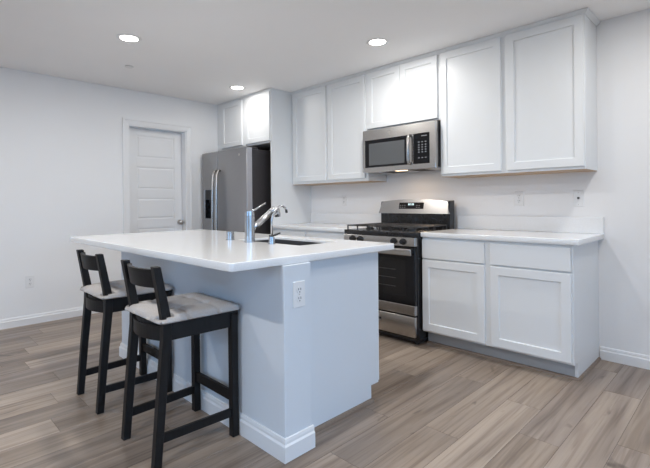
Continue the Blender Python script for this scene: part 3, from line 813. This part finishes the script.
# ------------------------------------------------------------------ bar stools
def make_stool(loc, label):
    t = thing('bar_stool', label, 'bar stool', loc, 0, 'black bar stools at the island')
    fyc = 0.190                # leg centres in y (front = island side)
    h = 0.0185
    for s in (-1, 1):                       # front legs
        b = nb(); x = s * 0.190
        hexa(b, [(x - h, fyc - h, 0), (x + h, fyc - h, 0), (x + h, fyc + h, 0), (x - h, fyc + h, 0),
                 (x - h, fyc - h - .002, 0.612), (x + h, fyc - h - .002, 0.612), (x + h, fyc + h - .002, 0.612), (x - h, fyc + h - .002, 0.612)], 0.0025)
        obj('leg', b, M['stool'], t, local=True)
    path = [(-0.200, 0.0, .0175), (-0.176, 0.30, .0190), (-0.152, 0.56, .0205), (-0.150, 0.63, .0205), (-0.196, 0.884, .0165)]
    for s in (-1, 1):                       # rear legs run on as back posts
        b = nb(); x = s * 0.1745; rings = []
        for y, z, d in path: rings.append([b.verts.new(p) for p in ((x - h, y - d, z), (x + h, y - d, z), (x + h, y + d, z), (x - h, y + d, z))])
        b.faces.new(list(reversed(rings[0]))); b.faces.new(rings[-1])
        for A, B in zip(rings, rings[1:]):
            for k in range(4): b.faces.new((A[k], A[(k + 1) % 4], B[(k + 1) % 4], B[k]))
        bmesh.ops.recalc_face_normals(b, faces=b.faces)
        es = [e for e in b.edges if abs((e.verts[0].co - e.verts[1].co).normalized().z) > 0.5 or e.verts[0].co.z > 0.87]
        bmesh.ops.bevel(b, geom=es, offset=0.0025, segments=1, affect='EDGES')
        obj('leg', b, M['stool'], t, local=True)
    def curved(bm, xh, yend, bulge, th, z0, z1, lean=0.0, n=14):
        rr = []
        for i in range(n + 1):
            u = -1 + 2 * i / n; x = u * xh; y = yend - bulge * (1 - u * u)
            rr.append([bm.verts.new(p) for p in ((x, y - th / 2, z0), (x, y + th / 2, z0), (x, y + th / 2 - lean, z1), (x, y - th / 2 - lean, z1))])
        f = [bm.faces.new(rr[0]), bm.faces.new(list(reversed(rr[-1])))]
        for A, B in zip(rr, rr[1:]):
            for k in range(4): f.append(bm.faces.new((A[k], B[k], B[(k + 1) % 4], A[(k + 1) % 4])))
        bmesh.ops.recalc_face_normals(bm, faces=f)
    b = nb(); curved(b, 0.160, -0.166, 0.040, 0.020, 0.784, 0.868, 0.014)
    shade_auto(obj('backrest_rail', b, M['stool'], t, local=True))
    b = nb()                                # apron: front, sides and the bowed back
    box(b, -0.172, 0.172, 0.178, 0.198, 0.545, 0.610, 0.002)
    for s in (-1, 1):
        x0_, x1_ = s * 0.168, s * 0.185
        hexa(b, [(x0_ - .010, -0.13, 0.545), (x0_ + .010, -0.13, 0.545), (x1_ + .010, 0.182, 0.545), (x1_ - .010, 0.182, 0.545),
                 (x0_ - .010, -0.13, 0.610), (x0_ + .010, -0.13, 0.610), (x1_ + .010, 0.182, 0.610), (x1_ - .010, 0.182, 0.610)], 0.002)
    curved(b, 0.160, -0.152, 0.040, 0.020, 0.545, 0.610)
    obj('apron', b, M['stool'], t, local=True)
    b = nb()                                # seat board
    poly = [(-0.204, 0.210), (-0.188, -0.126)] + [(-0.154 + 0.308 * i / 10, -0.148 - 0.044 * (1 - (-1 + 0.2 * i) ** 2)) for i in range(11)] + [(0.188, -0.126), (0.204, 0.210)]
    prism(b, poly, 'z', 0.610, 0.626); obj('seat', b, M['stool'], t, local=True)
    for s in (-1, 1):                       # low side stretchers
        b = nb(); x0_, x1_ = s * 0.1745, s * 0.190
        hexa(b, [(x0_ - .009, -0.172, 0.100), (x0_ + .009, -0.172, 0.100), (x1_ + .009, 0.190, 0.100), (x1_ - .009, 0.190, 0.100),
                 (x0_ - .009, -0.172, 0.140), (x0_ + .009, -0.172, 0.140), (x1_ + .009, 0.190, 0.140), (x1_ - .009, 0.190, 0.140)], 0.002)
        obj('stretcher', b, M['stool'], t, local=True)
    b = nb(); box(b, -0.180, 0.180, 0.180, 0.199, 0.168, 0.220, 0.002); obj('footrest', b, M['stool'], t, local=True)
    return t
S1, S2 = (-1.230, -2.640, 0), (-1.958, -2.640, 0)
s1 = make_stool(S1, 'black wooden bar stool nearest the camera, at the outlet end of the island')
dup(s1, S2, 'black wooden bar stool behind the nearer one, towards the door wall')

def make_cushion(loc, label):
    b = nb(); nx, ny = 56, 56
    tufts = [(-0.085, 0.095), (0.085, 0.095), (-0.075, -0.055), (0.075, -0.055)]
    def pos(i, j):
        u = -1 + 2 * i / nx; v = -1 + 2 * j / ny
        y = -0.196 + (v + 1) / 2 * 0.418
        hw = 0.211 + (v + 1) / 2 * 0.018
        x = u * hw
        cr_ = 0.03                                  # rounded corners
        dx, dy = hw - abs(x), min(y + 0.196, 0.222 - y)
        if dx < cr_ and dy < cr_:
            k = max(cr_ - dx, cr_ - dy) / max(1e-6, math.hypot(cr_ - dx, cr_ - dy))
            nxd, nyd = cr_ - (cr_ - dx) * k, cr_ - (cr_ - dy) * k
            x = math.copysign(hw - nxd, x); y = (-0.196 + nyd) if (y + 0.196) < (0.222 - y) else (0.222 - nyd)
        return x, y, u, v
    def inpost(x, y): return y < -0.119 and y > -0.187 and 0.148 < abs(x) < 0.201
    top, bot = {}, {}
    for i in range(nx + 1):
        for j in range(ny + 1):
            x, y, u, v = pos(i, j)
            ed = min((1 - abs(u)) * 0.2, (1 - abs(v)) * 0.2)
            k = min(1, ed / 0.028); rim = math.sqrt(max(0, 1 - (1 - k) ** 2))
            z = 0.6275 + 0.010 + 0.020 * rim + 0.013 * (1 - u ** 4) * (1 - v ** 4)
            for tx, ty in tufts: z -= 0.012 * math.exp(-((x - tx) ** 2 + (y - ty) ** 2) / 0.0006)
            for tx, ty in tufts:                     # creases between the tufts
                z -= 0.003 * math.exp(-((x - tx) ** 2) / 0.00012) + 0.003 * math.exp(-((y - ty) ** 2) / 0.00012)
            top[i, j] = b.verts.new((x, y, z)); bot[i, j] = b.verts.new((x, y, 0.6270 + 0.009 * (1 - rim)))
    cells = set()
    for i in range(nx):
        for j in range(ny):
            x = (top[i, j].co.x + top[i + 1, j].co.x) / 2; y = (top[i, j].co.y + top[i, j + 1].co.y) / 2
            if not inpost(x, y): cells.add((i, j))
    for i, j in cells:
        T = [(i, j), (i + 1, j), (i + 1, j + 1), (i, j + 1)]
        b.faces.new([top[q] for q in T]); b.faces.new([bot[q] for q in reversed(T)])
        for (di, dj), (a, c) in (((0, -1), (T[0], T[1])), ((1, 0), (T[1], T[2])), ((0, 1), (T[2], T[3])), ((-1, 0), (T[3], T[0]))):
            if (i + di, j + dj) not in cells: b.faces.new((top[a], bot[a], bot[c], top[c]))
    bmesh.ops.delete(b, geom=[v for v in b.verts if not v.link_faces], context='VERTS')
    bmesh.ops.recalc_face_normals(b, faces=b.faces)
    o = obj('seat_cushion', b, M['fabric'], smooth=True)
    o.location = loc
    return tag(o, label, 'cushion', 'grey seat cushions on the stools')
c1 = make_cushion(S1, 'grey tufted seat cushion on the stool nearest the camera')
c2 = c1.copy(); COL.objects.link(c2); c2.location = S2; c2['label'] = 'grey tufted seat cushion on the farther stool'

# ------------------------------------------------------------------ outlets
def make_outlet(loc, rotz, label, kind='duplex'):
    t = thing('wall_outlet' if kind == 'duplex' else 'wall_plate', label, 'outlet' if kind == 'duplex' else 'wall plate', loc, rotz, 'white wall plates')
    b = nb(); box(b, -0.036, 0.036, -0.006, 0, -0.060, 0.060, 0.003, 2); obj('cover_plate', b, M['plastic'], t, local=True)
    if kind == 'duplex':
        for s in (-1, 1):
            zc = s * 0.0205
            b = nb(); cyl(b, (0, -0.005, zc), (0, -0.0085, zc), 0.0172, seg=24, bev=0.0008)
            rc = obj('receptacle', b, M['plastic'], t, local=True)
            b = nb(); box(b, -0.0078, -0.0048, -0.0092, -0.008, zc - 0.001, zc + 0.009); box(b, 0.0048, 0.0078, -0.0092, -0.008, zc - 0.001, zc + 0.009)
            cyl(b, (0, -0.0092, zc - 0.009), (0, -0.008, zc - 0.009), 0.0028, seg=12); obj('slots', b, M['slot'], rc, local=True)
        b = nb(); cyl(b, (0, -0.0075, 0), (0, -0.005, 0), 0.0035, seg=12); obj('screw', b, M['nickel'], t, local=True)
    else:
        b = nb(); cyl(b, (0, -0.012, 0.004), (0, -0.005, 0.004), 0.008, seg=16); obj('jack', b, M['slot'], t, local=True)
        for s in (-1, 1):
            b = nb(); cyl(b, (0, -0.0072, s * 0.045), (0, -0.005, s * 0.045), 0.0035, seg=12); obj('screw', b, M['nickel'], t, local=True)
    return t
make_outlet((XL, -2.702, 0.416), PI / 2, 'white outlet low on the left wall beside the stools')
make_outlet((ix1, -2.326, 0.737), PI / 2, 'white outlet on the end of the island under the countertop')
make_outlet((-0.562, 0, 1.178), 0, 'white outlet on the back wall above the right counter, nearer the range')
make_outlet((-2.508, 0, 1.186), 0, 'white outlet on the back wall left of the range')
make_outlet((-0.126, 0, 1.173), 0, 'white wall plate with one dark jack near the end of the right counter', 'jack')

# ------------------------------------------------------------------ outside ground beyond the glass
b = nb(); box(b, -14, 14, -18, 10, -0.3, -0.12); struct('ground', b, M['concrete'])
b = nb(); box(b, 8.0, 8.2, -16, 9, -0.12, 1.75); struct('wall_outside_added', b, M['block'])  # unseen wall, added to cover the low sky mirrored in the chrome
b = nb(); box(b, -12, 8, -14.2, -14, -0.12, 1.75); struct('wall_outside_added', b, M['block'])  # second added wall, unseen behind the front window
